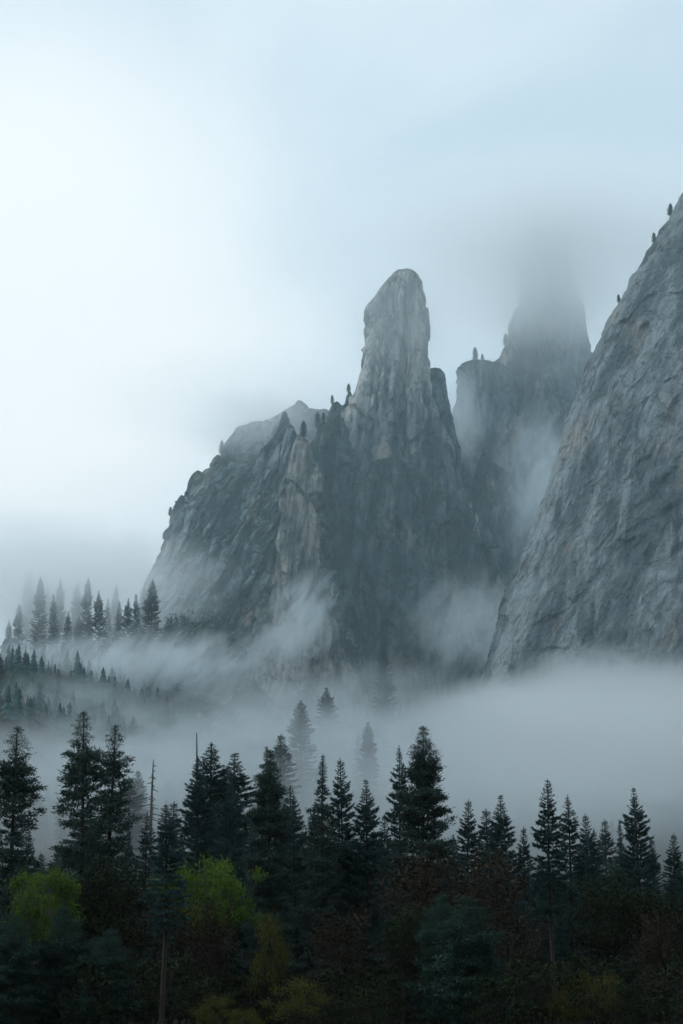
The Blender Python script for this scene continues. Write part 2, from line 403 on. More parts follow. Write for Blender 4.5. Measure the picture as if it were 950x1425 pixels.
for (px_, py_, w_, Y_, sd) in [(350, 588, 9, 1465, 21), (370, 585, 7, 1455, 22), (331, 606, 8, 1465, 23), (303, 634, 8, 1460, 24), (384, 580, 5, 1440, 25), (404, 592, 6, 1360, 26),
                               (468, 560, 8, 1430, 27), (450, 588, 8, 1425, 28), (486, 546, 7, 1432, 29), (437, 612, 7, 1400, 30), (275, 656, 9, 1455, 31), (252, 690, 8, 1450, 32)]:
    loft('pinnacle', massif, ROCK_C if px_ > 420 else ROCK_L, Y_, [(py_, px_-0.3*w_, px_+0.4*w_), (py_+5, px_-0.9*w_, px_+0.9*w_), (py_+16, px_-1.5*w_, px_+1.6*w_), (py_+40, px_-2.2*w_, px_+2.4*w_), (py_+80, px_-3*w_, px_+3.4*w_)], 0.8, rows=70, cols=56, style='column', seed=sd, amp=0.5)

tower = tag(empty('cliff', (0, 0, 0)), 'farther grey rock tower fading into cloud behind the right wall', 'cliff', kind='structure')
loft('tower_top', tower, ROCK_C, 1800, [(322, 736, 784), (340, 732, 790), (380, 728, 798), (420, 724, 806), (450, 720, 812), (480, 714, 817), (510, 704, 822), (560, 690, 835), (650, 670, 850), (800, 640, 880)], 0.8, rows=240, cols=200, style='column', seed=8, amp=0.6)
loft('tower_step', tower, ROCK_C, 1765, [(463, 712, 719), (472, 708, 730), (484, 701, 745), (492, 696, 760), (506, 690, 775), (520, 686, 790), (600, 670, 820), (750, 640, 850)], 0.7, rows=150, cols=130, style='column', seed=33, amp=0.5)
loft('tower_shoulder', tower, ROCK_C, 1730, [(502, 656, 672), (508, 650, 692), (516, 645, 722), (530, 640, 750), (560, 637, 790), (620, 630, 820), (700, 618, 840), (800, 600, 860), (900, 580, 880), (960, 560, 900)], 0.6, rows=240, cols=260, style='column', seed=10, amp=0.75)

dome = tag(empty('cliff', (0, 0, 0)), 'huge smooth grey granite wall sloping up out of the right edge', 'cliff', kind='structure')
DE = [(205, 985), (235, 965), (262, 951), (290, 936), (312, 924), (345, 901), (380, 880), (400, 864), (430, 846), (470, 826), (500, 812), (530, 800), (565, 789), (600, 779), (640, 768), (680, 757), (720, 745), (760, 731), (800, 716), (840, 701), (880, 687), (915, 676), (960, 660), (1010, 640), (1070, 610)]
loft('dome_face', dome, ROCK_D, 1130, [(p, x, 2*1300-x) for (p, x) in DE], 0.5, n=2.0, rows=540, cols=480, style='dome', seed=11, lean=0.2, focus=True)


# ------------------------------------------------------------------ trees: prototypes
def tubes(paths, sides=5):
    """paths: list of (points Nx3, radii N) -> V, F (quads)"""
    Vs, Fs, base = [], [], 0
    for pts, rad in paths:
        pts = np.asarray(pts, float); rad = np.asarray(rad, float); n = len(pts)
        tn = np.gradient(pts, axis=0); tn /= np.linalg.norm(tn, axis=1)[:, None]+1e-9
        ref = np.where(np.abs(tn[:, 2:3]) > 0.9, np.array([[1.0, 0, 0]]), np.array([[0, 0, 1.0]]))
        a = np.cross(tn, ref); a /= np.linalg.norm(a, axis=1)[:, None]+1e-9; b = np.cross(tn, a)
        ang = np.linspace(0, 2*math.pi, sides, endpoint=False)
        V = pts[:, None] + rad[:, None, None]*(np.cos(ang)[None, :, None]*a[:, None] + np.sin(ang)[None, :, None]*b[:, None])
        Vs.append(V.reshape(-1, 3))
        i = np.arange(n-1)[:, None]*sides; j = np.arange(sides)[None]; j2 = (j+1) % sides
        Fs.append((np.stack([i+j, i+j2, i+sides+j2, i+sides+j], -1).reshape(-1, 4))+base); base += n*sides
    return np.vstack(Vs), np.vstack(Fs)
def blades(c, d, ln, wd, rng, spread=0.6):
    """one thin triangle per row: base c, direction d (+ random), returns V, F"""
    n = len(c)
    d = d + rng.normal(size=(n, 3))*spread
    d /= np.linalg.norm(d, axis=1)[:, None]+1e-9
    s = np.cross(d, rng.normal(size=(n, 3))); s /= np.linalg.norm(s, axis=1)[:, None]+1e-9
    ln = ln*(0.6+0.8*rng.rand(n))[:, None]; wd = wd*(0.6+0.8*rng.rand(n))[:, None]
    V = np.stack([c - s*wd, c + s*wd, c + d*ln], 1).reshape(-1, 3)
    return V, np.arange(3*n).reshape(-1, 3)

def make_conifer(seed, H=36.0, cb=0.25, rad=3.6, style='fir', dens=1.0, top_thin=0.0, shape=0.8, mat=None, gap=0.0):
    rng = np.random.RandomState(seed)
    zt = np.linspace(0, H, 30)
    sway = np.stack([0.25*np.sin(zt/9+seed), 0.25*np.cos(zt/11+seed*2), zt], -1)
    tr = 0.40*(H/36)*(1-zt/H)**0.85 + 0.03
    tr[0] *= 1.25
    tv, tf = tubes([(sway, tr)], 8)
    def trunk_at(z): return np.array([np.interp(z, zt, sway[:, 0]), np.interp(z, zt, sway[:, 1]), z])
    limbs, C, D = [], [], []
    z = H*cb; zs = []
    while z < H-0.25:
        zs.append(z); f = (z/H-cb)/(1-cb); z += ((0.75-0.35*f) if style == 'fir' else (1.05-0.62*f))*(0.7+0.6*rng.rand())/max(0.6, dens)**0.5
    ph_gap = rng.rand()*6.28
    for z in zs:
        f = (z/H-cb)/(1-cb)
        dtop = (H-z)*36.0/H
        env = (rad*(1-math.exp(-shape*dtop/rad))*(0.6+0.4*min(1, f/0.12)) + 0.16)
        env *= 1-top_thin*0.62*float(sstep(0.62, 0.74, f))
        lay = 0.98+0.22*math.sin(z*1.7+seed)*math.sin(z*0.63+seed*3)
        nb = rng.randint(4, 7) if style == 'fir' else rng.randint(3, 6)
        p0 = rng.rand()*6.28
        for b in range(nb):
            phi = p0+b*6.283/nb+rng.normal()*0.3
            L = env*lay*(0.72+0.45*rng.rand())
            if gap and rng.rand() < gap: L *= 0.35
            el = (0.75*f-0.22 + 0.12*rng.normal()) if style == 'fir' else (0.75*f**2-0.06+0.12*rng.normal())
            h = np.array([math.cos(phi), math.sin(phi), 0]); q = np.array([-h[1], h[0], 0])
            s = np.linspace(0, 1, 5)
            droop = (-0.10*L*s**2+0.14*L*s**3) if style == 'fir' else -0.06*L*s+0.14*L*s**2
            pts = trunk_at(z)[None] + h[None]*(L*s*math.cos(el))[:, None]; pts[:, 2] += L*s*math.sin(el)+droop
            limbs.append((pts, 0.055*(1-0.85*s)*(0.5+0.5*(1-f))*max(0.5, L/3)))
            if style == 'fir':
                nt_ = max(4, int(L*13*dens))
                ss_ = 0.12+0.88*rng.rand(nt_)**0.75
                lat = rng.choice([-1, 1], nt_)*rng.rand(nt_)*(0.06+0.34*L*(1-0.75*ss_)*(0.35+0.65*ss_))
                base = np.stack([np.interp(ss_, s, pts[:, k]) for k in range(3)], -1) + q[None]*lat[:, None]
                base[:, 2] -= 0.18*np.abs(lat)+0.1*rng.rand(nt_)
                dr = h[None]*0.9+q[None]*np.sign(lat)[:, None]*0.6+np.array([[0, 0, -0.12+0.5*f]])
                k = 4
                C.append(np.repeat(base, k, 0)); D.append(np.repeat(dr, k, 0))
            else:
                ncl = max(2, int(round(L*1.5*dens)))
                for c_ in range(ncl):
                    sc_ = 1.0-0.75*rng.rand()*(c_ > 0)
                    p = np.array([np.interp(sc_, s, pts[:, k]) for k in range(3)]) + q*rng.normal()*0.15*L*(c_ > 0)
                    p = p + np.array([0, 0, 0.1])
                    fs = min(1.0, 0.2+L/2.0); k = int(rng.randint(24, 42)*fs); r = (0.22+0.22*rng.rand())*fs
                    off = rng.normal(size=(k, 3))*np.array([r, r, r*0.42])
                    C.append(p[None]+off); D.append(off*1.2+h[None]*0.45+np.array([[0, 0, 0.22]]))
    # leader
    k = 150; zz = H-0.15-3.2*rng.rand(k)
    C.append(np.stack([np.array([np.interp(v, zt, sway[:, i]) for v in zz]) for i in (0, 1)]+[zz], -1)); D.append(rng.normal(size=(k, 3))*0.35+np.array([[0, 0, 1.0]]))
    C = np.vstack(C); D = np.vstack(D)
    small = np.clip((H-C[:, 2:3])/5.0, 0.5, 1.0)
    if style == 'fir': fv, ff = blades(C, D, 0.50*small, 0.075*small, rng, 0.45)
    else: fv, ff = blades(C, D, 0.36*small, 0.08*small, rng, 0.5)
    lv, lf = tubes(limbs, 3)
    return dict(H=H, parts=[('trunk', mesh_from('trunk', tv, tf, BARK, True)), ('branches', mesh_from('branches', lv, lf, BARK, True)),
                            ('crown', mesh_from('crown', fv, ff, mat or (NEEDLE2 if style == 'fir' else NEEDLE)))])

def make_snag(seed, H=24.0, bare=False):
    rng = np.random.RandomState(seed)
    zt = np.linspace(0, H, 16)
    path = np.stack([0.2*np.sin(zt/6), 0.15*np.cos(zt/5), zt], -1)
    tv, tf = tubes([(path, 0.28*(1-zt/H)**0.7+0.05)], 7)
    parts = [('trunk', mesh_from('trunk', tv, tf, DEADWOOD, True))]
    L = []
    for i in range(8 if bare else 70):
        z = H*(0.3+0.68*rng.rand()); ph = rng.rand()*6.28; ln = (0.6 if bare else 3.4)*(0.3+0.7*rng.rand())*(1.2-z/H)
        s = np.linspace(0, 1, 4)
        p = np.stack([math.cos(ph)*ln*s, math.sin(ph)*ln*s, z-0.1*ln*s-0.15*ln*s*s], -1)
        L.append((p, 0.085*(1-0.7*s)))
    lv, lf = tubes(L, 3)
    parts.append(('branches', mesh_from('branches', lv, lf, DEADWOOD, True)))
    return dict(H=H, parts=parts)

def grow(rng, p, d, ln, r, lev, out, tips, maxlev, spread):
    n = 5; pts = [p]; dd = d
    for i in range(n):
        dd = dd + rng.normal(size=3)*0.13+np.array([0, 0, 0.05]); dd /= np.linalg.norm(dd)
        pts.append(pts[-1]+dd*ln/n)
    out.append((np.array(pts), np.linspace(r, r*0.55, n+1)))
    if lev >= maxlev: tips.append((pts[-1], dd)); tips.append((pts[3], dd)); return
    for k in range(rng.randint(3, 5)):
        j = rng.randint(2, n+1)
        nd = dd*0.75+rng.normal(size=3)*spread; nd /= np.linalg.norm(nd)
        grow(rng, pts[j], nd, ln*(0.62+0.2*rng.rand()), r*0.5, lev+1, out, tips, maxlev, spread)
def make_broadleaf(seed, H=14.0, wide=0.42, leaf=LEAF_G, bark=BARK_G, n_leaf=55, maxlev=3, spread=0.5, size=0.22, clump=0.75, stems=1):
    rng = np.random.RandomState(seed)
    out, tips = [], []
    for s_ in range(stems):
        d0 = np.array([rng.normal()*0.25*(stems > 1), rng.normal()*0.25*(stems > 1), 1.0])
        grow(rng, np.array([rng.normal()*0.3*(stems > 1), rng.normal()*0.3*(stems > 1), -0.1]), d0/np.linalg.norm(d0), 0.36*H, 0.016*H/stems**0.5, 0, out, tips, maxlev, spread)
    T = np.array([t[0] for t in tips]); TD = np.array([t[1] for t in tips])
    top = T[:, 2].max(); k = H/(top+clump*0.6)
    w = np.percentile(np.hypot(T[:, 0], T[:, 1]), 95); kx = wide*H/(w+clump)
    sc = np.array([kx, kx, k])
    out = [(p*sc, r) for p, r in out]; T = T*sc
    nt_ = [i for i in range(len(out))]
    tv, tf = tubes(out[:1*stems], 7)
    lv, lf = tubes(out[stems:], 3)
    parts = [('trunk', mesh_from('trunk', tv, tf, bark, True)), ('branches', mesh_from('branches', lv, lf, bark, True))]
    if n_leaf:
        m = len(T)
        rr = clump*(0.6+0.8*rng.rand(m))
        C = np.repeat(T, n_leaf, 0)+rng.normal(size=(m*n_leaf, 3))*np.repeat(rr, n_leaf)[:, None]*np.array([0.5, 0.5, 0.38])
        D = rng.normal(size=(m*n_leaf, 3))+np.array([[0, 0, -0.1]])
        fv, ff = blades(C, D, size*1.5, size*0.5, rng, 0.3)
        parts.append(('crown', mesh_from('crown', fv, ff, leaf)))
    return dict(H=H, parts=parts)

def make_round(seed, H=14.0, wide=0.42, leaf=LEAF_G, bark=BARK_G, lobes=46, n_leaf=150, size=0.2, lobe=0.13, low=0.35, stems=1):
    """broadleaf tree or shrub: a domed crown of leaf clumps carried on forked limbs"""
    rng = np.random.RandomState(seed)
    Rw = wide*H; c0 = H*(low+1)/2; hz_ = H*(1-low)/2
    d = rng.normal(size=(lobes, 3)); d /= np.linalg.norm(d, axis=1)[:, None]; d[:, 2] = d[:, 2]*0.8+0.2
    rad = (0.45+0.55*rng.rand(lobes)**0.5)
    lump = 1+0.4*np.sin(d[:, 0]*4+seed)*np.cos(d[:, 1]*5+seed*2)
    T = np.stack([d[:, 0]*Rw*rad*lump, d[:, 1]*Rw*rad*lump, c0+d[:, 2]*hz_*rad*(0.9+0.1*lump)], -1)
    T[:, 2] *= (H-lobe*H*0.35)/T[:, 2].max()
    trunks, limbs = [], []
    for k in range(stems):
        a = rng.rand()*6.28; sp = 0.05*H*(stems > 1)
        top = np.array([math.cos(a)*sp*3, math.sin(a)*sp*3, H*0.62])
        s_ = np.linspace(0, 1, 7)[:, None]
        p = np.array([[math.cos(a)*sp*0.5, math.sin(a)*sp*0.5, -0.1]])*(1-s_)+top[None]*s_+rng.normal(size=(7, 3))*0.012*H*s_
        trunks.append((p, np.linspace(0.02*H, 0.006*H, 7)/stems**0.5))
    for t in T:
        p = trunks[rng.randint(stems)][0]; q = p[rng.randint(2, 6)]
        s_ = np.linspace(0, 1, 5)[:, None]
        mid = (q+t)/2+rng.normal(size=3)*0.03*H
        pt = (1-s_)**2*q+2*s_*(1-s_)*mid+s_**2*t
        limbs.append((pt, np.linspace(0.006*H, 0.0015*H, 5)))
        for w in range(3):
            e = t+rng.normal(size=3)*lobe*H*0.8; limbs.append((np.stack([pt[3], (pt[3]+e)/2+rng.normal(size=3)*0.01*H, e]), np.array([0.0025, 0.0018, 0.001])*H))
    tv, tf = tubes(trunks, 7); lv, lf = tubes(limbs, 3)
    r = lobe*H*(0.6+0.7*rng.rand(lobes))
    o = rng.normal(size=(lobes*n_leaf, 3)); C = np.repeat(T, n_leaf, 0)+o*np.repeat(r, n_leaf)[:, None]*np.array([0.55, 0.55, 0.36])
    fv, ff = blades(C, o*0.5+np.array([[0, 0, 0.1]]), size*1.4, size*0.55, rng, 0.9)
    return dict(H=H, parts=[('trunk', mesh_from('trunk', tv, tf, bark, True)), ('branches', mesh_from('branches', lv, lf, bark, True)), ('crown', mesh_from('crown', fv, ff, leaf))])

PROTO = {
    'fir1': make_conifer(11, cb=0.10, rad=4.3, style='fir', dens=1.0, shape=0.42),
    'fir2': make_conifer(12, cb=0.16, rad=3.8, style='fir', dens=0.95, shape=0.38),
    'fir3': make_conifer(13, cb=0.06, rad=5.2, style='fir', dens=0.95, shape=0.44),
    'fir4': make_conifer(14, cb=0.24, rad=3.6, style='fir', dens=0.9, gap=0.15, shape=0.36),
    'fir5': make_conifer(15, cb=0.46, rad=3.6, style='fir', dens=1.0, shape=0.42),
    'pine1': make_conifer(21, cb=0.30, rad=3.6, style='pine', dens=1.6, shape=0.42, gap=0.2),
    'pine2': make_conifer(22, cb=0.26, rad=2.9, style='pine', dens=1.6, shape=0.38, gap=0.25),
    'pine3': make_conifer(23, cb=0.10, rad=4.4, style='pine', dens=1.9, shape=0.42, gap=0.05),
    'pine4': make_conifer(24, cb=0.2, rad=3.6, style='pine', dens=1.5, shape=0.5, top_thin=1.0, gap=0.1),
    'young': make_conifer(31, H=16, cb=0.04, rad=4.6, style='pine', dens=2.0, shape=0.5, mat=NEEDLE3),
    'snag': make_snag(41), 'pole': make_snag(42, bare=True),
    'green1': make_round(51, 15, 0.30, LEAF_G, BARK_G, 70, 120, 0.2, 0.062),
    'green2': make_round(52, 15, 0.36, LEAF_G, BARK_G, 76, 120, 0.2, 0.062, low=0.45),
    'olive': make_round(53, 15, 0.30, LEAF_D, BARK_B, 46, 150, 0.2, 0.11),
    'shrub1': make_round(54, 5, 0.5, LEAF_Y, BARK_B, 24, 90, 0.13, 0.13, low=0.1, stems=4),
    'shrub2': make_round(55, 5, 0.6, LEAF_D, BARK_B, 26, 90, 0.14, 0.14, low=0.05, stems=4),
    'bare1': make_broadleaf(56, 14, 0.40, LEAF_B, BARK_B, 4, maxlev=4, size=0.16, clump=0.8, spread=0.45),
    'bare2': make_broadleaf(57, 14, 0.45, LEAF_B, BARK_B, 8, maxlev=4, size=0.16, clump=0.7, spread=0.5),
}
NTREE = [0]
def plant_at(proto, loc, sc, wx, name, label, cat, group=None, rz=None):
    p = PROTO[proto]; NTREE[0] += 1
    r = empty(name, loc, (NTREE[0]*2.399) % 6.283 if rz is None else rz)
    lr = random.Random(NTREE[0]*7+3); r.scale = (sc*wx*(0.93+0.14*lr.random()), sc*wx*(0.93+0.14*lr.random()), sc)
    r.rotation_euler = (R(lr.uniform(-0.7, 0.7)), R(lr.uniform(-0.7, 0.7)), r.rotation_euler[2])
    tag(r, label, cat, group)
    for nm, me in p['parts']:
        o = obj(nm, me, r)
        if nm == 'branches': o['kind'] = 'stuff'
    return r
def plant(proto, px, py, Y, label, name='conifer_tree', cat='conifer', group=None, wx=1.0, ybase=None):
    """stand a tree on the ground at depth Y so that its top is seen at px, py"""
    t = at(px, py, Y); zb = float(height(t.x, Y))-0.15
    return plant_at(proto, (t.x, Y, zb), (t.z-zb)/PROTO[proto]['H'], wx, name, label, cat, group)

G1 = 'tall conifers along the front of the forest'
for a in [
    ('pine1', 22, 1010, 240, 'tall dark pine cut by the left edge', 1.05),
    ('pine1', 120, 988, 250, 'tallest open-branched pine at left, leaning beside its slimmer twin', 0.9),
    ('pine2', 156, 1008, 254, 'slim open-branched pine just right of the tallest left pine', 0.95),
    ('fir5', 232, 1119, 197, 'dense conifer with a bare trunk in front of the bright green tree', 1.2),
    ('fir1', 277, 1052, 278, 'dense dark conifer rising behind the bright green broadleaf tree', 0.85),
    ('fir3', 322, 1083, 275, 'conical conifer between the bright green tree and the misty snag', 0.8),
    ('pine3', 378, 1042, 255, 'tall dark pine standing alone left of the centre group', 0.85),
    ('fir4', 413, 1104, 268, 'short pine in the gap between two taller centre pines', 1.0),
    ('pine4', 451, 1049, 262, 'pine with a thin almost bare top, left of the centre group', 0.9),
    ('fir2', 475, 1054, 266, 'full pine right beside the thin-topped centre pine', 0.8),
    ('fir3', 506, 1085, 262, 'shorter dark conifer at the right of the centre group', 0.85),
    ('fir4', 555, 1036, 256, 'narrow dark pine left of the tallest centre pine', 0.72),
    ('pine3', 586, 1009, 250, 'tallest broad dark pine right of centre against pale fog', 0.95),
    ('fir2', 650, 1111, 300, 'small conifer above the brown thicket, left one of a pair', 0.9),
    ('fir3', 700, 1106, 300, 'small conical conifer behind the russet tree', 0.85),
    ('fir5', 766, 1084, 212, 'tall dark conifer with a long bare trunk at right', 0.85),
    ('fir4', 791, 1106, 266, 'dark conifer touching the right side of the tall bare-trunked one', 1.0),
    ('fir2', 812, 1132, 280, 'third conifer to the right of the tall bare-trunked one', 0.9),
    ('fir4', 828, 1152, 296, 'hazy short conifer in the dip left of the right edge group', 0.95),
    ('pine4', 858, 1140, 290, 'thin spiky conifer leaning on the tallest right edge conifer', 0.8),
    ('fir3', 885, 1096, 262, 'tallest dark conifer near the right edge', 0.78),
    ('fir2', 937, 1159, 282, 'short conifer at the right edge of the picture', 0.95),
    ('fir4', 206, 1128, 330, 'hazy conifer behind the dense bare-trunked conifer', 0.9),
    ('fir2', 178, 1154, 330, 'pale small conifer between slim pine and bare-trunked conifer', 0.8),
    ('fir3', 79, 1178, 290, 'squat dark conifer below the tallest left pine', 0.9),
    ('fir2', 58, 1186, 280, 'low dark conifer above the left round green tree', 1.0),
    ('fir4', 42, 1150, 400, 'pale hazy conifer right of the left edge pine', 0.9),
    ('fir1', 295, 1122, 300, 'half hidden conifer on the right flank of the dense one', 0.8),
    ('fir4', 437, 1112, 285, 'narrow conifer below the thin-topped pine', 0.8),
    ('fir2', 535, 1132, 285, 'low conifer in the gap left of the tallest centre pine', 0.9),
    ('fir1', 628, 1160, 290, 'low conifer on the right flank of tallest centre pine', 0.85),
    ('fir2', 727, 1150, 300, 'low conifer between the russet tree and the bare-trunked conifer', 0.8),
    ('fir2', 910, 1165, 300, 'low conifer between the two right edge conifers', 0.8),
    ('fir4', 352, 1140, 300, 'low conifer left of the lone tall pine', 0.8),
]:
    plant(a[0], a[1], a[2], a[3], a[4], group=G1, wx=a[5])

G2 = 'conifers standing in the valley mist'
for a in [
    ('fir1', 297, 1032, 400, 'grey conifer in mist right behind the dense dark one', 0.8),
    ('fir3', 330, 1047, 410, 'broad grey conifer in mist above the conical conifer', 0.9),
    ('fir2', 312, 1066, 400, 'small grey conifer between the two broad misty ones', 0.8),
    ('fir1', 420, 974, 640, 'pale drooping conifer alone in the fog above the centre', 0.9),
    ('fir3', 455, 957, 760, 'small pale conifer tip above the drooping fog conifer', 0.9),
    ('fir3', 533, 903, 880, 'dark broad conifer at the foot of the central cliff', 0.6),
    ('fir2', 390, 1021, 520, 'faint conifer in fog left of the drooping one', 1.0),
    ('pine4', 372, 1038, 480, 'faint ragged conifer behind the lone tall pine', 0.9),
    ('pine3', 512, 1004, 640, 'blurred tree clump floating in the fog right of centre', 0.6),
    ('fir4', 497, 1015, 660, 'tiny blurred tree left of the floating clump', 0.5),
    ('fir4', 407, 1092, 420, 'faint pale conifer above the short gap pine', 0.7),
    ('fir3', 182, 1084, 470, 'pale conifer ghost right of the slim pine', 1.0),
    ('fir2', 192, 1072, 500, 'paler conifer ghost behind the first ghost conifer', 0.9),
    ('fir2', 240, 1115, 430, 'faint conifer left of the dense dark conifer', 0.8),
    ('fir2', 679, 1125, 420, 'faint conifer between the two small right pair conifers', 0.9),
    ('fir2', 840, 1140, 430, 'faint conifer left of the spiky one', 0.8),
    ('fir3', 120, 1120, 430, 'misty conifer behind the trunks of the left twin pines', 1.0),
    ('fir3', 172, 972, 860, 'dark conifer on the misty rock slab, left one', 0.9),
    ('fir2', 200, 966, 880, 'dark conifer on the misty rock slab, right one', 0.9),
    ('fir2', 232, 968, 900, 'small conifer at the right end of the misty slab', 0.9),
]:
    plant(a[0], a[1], a[2], a[3], a[4], group=G2, wx=a[5]*1.55)
rnd = random.Random(31)
for i in range(44):
    px = -10+(980 if i % 4 == 0 else 640)*((i*0.61803+0.15) % 1.0); Y = 500+330*rnd.random()
    g0 = at(px, 900, Y); zb = float(height(g0.x, Y))
    plant_at(rnd.choice(['fir1', 'fir2', 'fir3', 'fir4']), (g0.x, Y, zb-0.2), (7+12*rnd.random())/36.0, 1.5, 'conifer_tree', 'faint small conifer sunk deep in the valley fog', 'conifer', 'faint conifers deep in the fog')
plant('snag', 213, 1057, 440, 'dead grey snag with short drooping branch stubs in mist', 'dead_tree', 'dead tree')
plant('pole', 272, 1020, 430, 'bare grey pole of a dead tree in the mist', 'dead_tree', 'dead tree', wx=0.9)

G3 = 'conifers on the misty left hillside'
rnd = random.Random(5)
hill = [(27, 839, 'dark broad conifer lowest on the left hillside'), (14, 862, 'small conifer left of the lowest broad hillside one'), (42, 794, 'very pale tall conifer first on the left hillside'), (58, 802, 'pale conifer second from the left edge on hillside'),
        (67, 817, 'full hillside conifer in front of the two pale ones'), (85, 804, 'tall hillside conifer left of the hillside gap'), (76, 826, 'short hillside conifer squeezed between taller ones'), (107, 810, 'hillside conifer with a narrow pale top in the gap'),
        (122, 803, 'ghostly hillside conifer behind the gap'), (138, 822, 'dark pointed hillside conifer starting the dense row'), (150, 832, 'short dark conifer second in the dense hillside row'), (160, 812, 'tall faint conifer standing behind the dense hillside row'),
        (166, 836, 'dark conifer third in the dense hillside row'), (178, 832, 'dark conifer in the middle of the dense hillside row'), (190, 826, 'dark conifer near the upper end of dense hillside row'), (201, 818, 'dark conifer next to the foot of the cliff'),
        (211, 806, 'dark conifer right against the foot of the cliff'), (50, 868, 'small dark conifer half sunk in mist below the pale ones'), (95, 850, 'low dark conifer at the left start of the row'), (110, 856, 'low dark conifer under the hillside gap'), (125, 850, 'low dark conifer under the pointed one')]
for i, (px, py, lab) in enumerate(hill):
    plant(['fir1', 'fir3', 'fir2', 'fir1'][i % 4], px, py, 985+rnd.random()*70 + (40 if 'pale' in lab or 'faint' in lab or 'ghost' in lab else 0), lab, group=G3, wx=0.62+0.2*rnd.random())

# understory: broadleaf trees, thickets, young pines, shrubs
for a in [
    ('green1', 62, 1211, 226, 'round bright green broadleaf tree below the left pines', 'broadleaf_tree', 'tree', 0.68),
    ('green2', 296, 1195, 228, 'wide bright green broadleaf tree left of centre', 'broadleaf_tree', 'tree', 0.72),
    ('olive', 166, 1200, 236, 'dull olive broadleaf tree between the two bright green ones', 'broadleaf_tree', 'tree', 0.9),
    ('olive', 122, 1222, 238, 'dark olive tree right of the left round green tree', 'broadleaf_tree', 'tree', 0.8),
    ('bare1', 205, 1228, 225, 'tangled brown bare tree under the bare-trunked conifer', 'bare_tree', 'bare tree', 0.9),
    ('bare2', 322, 1236, 224, 'brown leafless tangle under the wide bright green tree', 'bare_tree', 'bare tree', 1.1),
    ('bare1', 565, 1188, 232, 'dark leafless tree below the tallest centre pine', 'bare_tree', 'bare tree', 1.1),
    ('bare2', 622, 1156, 240, 'dark brown drooping tree at the top of the thicket', 'bare_tree', 'bare tree', 1.0),
    ('bare2', 692, 1164, 240, 'russet brown tree below the small conical conifer', 'bare_tree', 'bare tree', 1.0),
    ('bare1', 655, 1196, 225, 'bare brown tree between the drooping and the russet one', 'bare_tree', 'bare tree', 1.0),
    ('bare2', 505, 1250, 220, 'low brown bare tree in the dark at bottom centre', 'bare_tree', 'bare tree', 1.0),
    ('bare2', 885, 1250, 222, 'low brown bare tree in the lower right', 'bare_tree', 'bare tree', 1.0),
    ('bare1', 720, 1240, 222, 'low reddish bare tree right of the young blue-green pine', 'bare_tree', 'bare tree', 1.0),
    ('young', 652, 1252, 205, 'young blue-green pine at the bottom right of centre', 'conifer_tree', 'conifer', 1.0),
    ('young', 612, 1248, 214, 'young dark pine left of the blue-green one', 'conifer_tree', 'conifer', 0.7),
    ('young', 92, 1266, 205, 'young dark pine under the left round green tree', 'conifer_tree', 'conifer', 0.9),
    ('young', 20, 1276, 204, 'young dark pine in the bottom left corner', 'conifer_tree', 'conifer', 1.0),
    ('young', 150, 1296, 200, 'young dark pine right of the one under the green tree', 'conifer_tree', 'conifer', 0.9),
    ('olive', 574, 1262, 222, 'small olive tree glimpsed among the dark centre trunks', 'broadleaf_tree', 'tree', 0.8),
    ('olive', 840, 1215, 236, 'dull green broadleaf tree below the spiky right conifer', 'broadleaf_tree', 'tree', 0.8),
    ('olive', 925, 1240, 236, 'dull green broadleaf tree low at the right edge', 'broadleaf_tree', 'tree', 0.9),
    ('shrub1', 410, 1362, 196, 'yellow-green shrub at the bottom left of centre', 'shrub', 'shrub', 1.0),
    ('shrub1', 303, 1386, 192, 'small yellowish shrub at the bottom, left of the larger one', 'shrub', 'shrub', 1.1),
    ('shrub1', 342, 1404, 190, 'lowest yellowish shrub between the two others', 'shrub', 'shrub', 1.0),
    ('shrub1', 822, 1354, 198, 'yellow-green shrub among dark trunks at the lower right', 'shrub', 'shrub', 1.0),
    ('shrub1', 786, 1378, 196, 'small dim shrub left of the lower right yellow-green one', 'shrub', 'shrub', 0.8),
    ('shrub1', 372, 1275, 216, 'dim yellow-leaved sapling under the right side of the green tree', 'shrub', 'shrub', 0.35),
]:
    plant(a[0], a[1], a[2], a[3], a[4], a[5], a[6], wx=a[7])

# the dark mass of the lower forest
SKY_X = [0, 60, 120, 200, 260, 400, 520, 600, 700, 760, 830, 900, 950]
SKY_Y = [1180, 1205, 1205, 1195, 1165, 1145, 1145, 1165, 1180, 1155, 1170, 1165, 1180]
rnd = random.Random(8)
for i in range(130):
    px = -110+1170*((i*0.61803) % 1.0); Y = 262+120*rnd.random()
    py = float(np.interp(px, SKY_X, SKY_Y))+8+85*rnd.random()
    plant(rnd.choice(['fir1', 'fir2', 'fir3', 'fir3', 'pine3']), px, py, Y, 'dark conifer crowded into the black mass of the lower forest', group='dark conifers crowding the lower forest', wx=1.0+0.4*rnd.random())
for i in range(46):
    px = -20+990*((i*0.61803+0.3) % 1.0); Y = 190+55*rnd.random()
    plant('shrub2', px, 1325+70*rnd.random(), Y, 'dark leafy bush in the black undergrowth along the bottom', 'bush', 'bush', group='dark bushes along the bottom', wx=1.0)

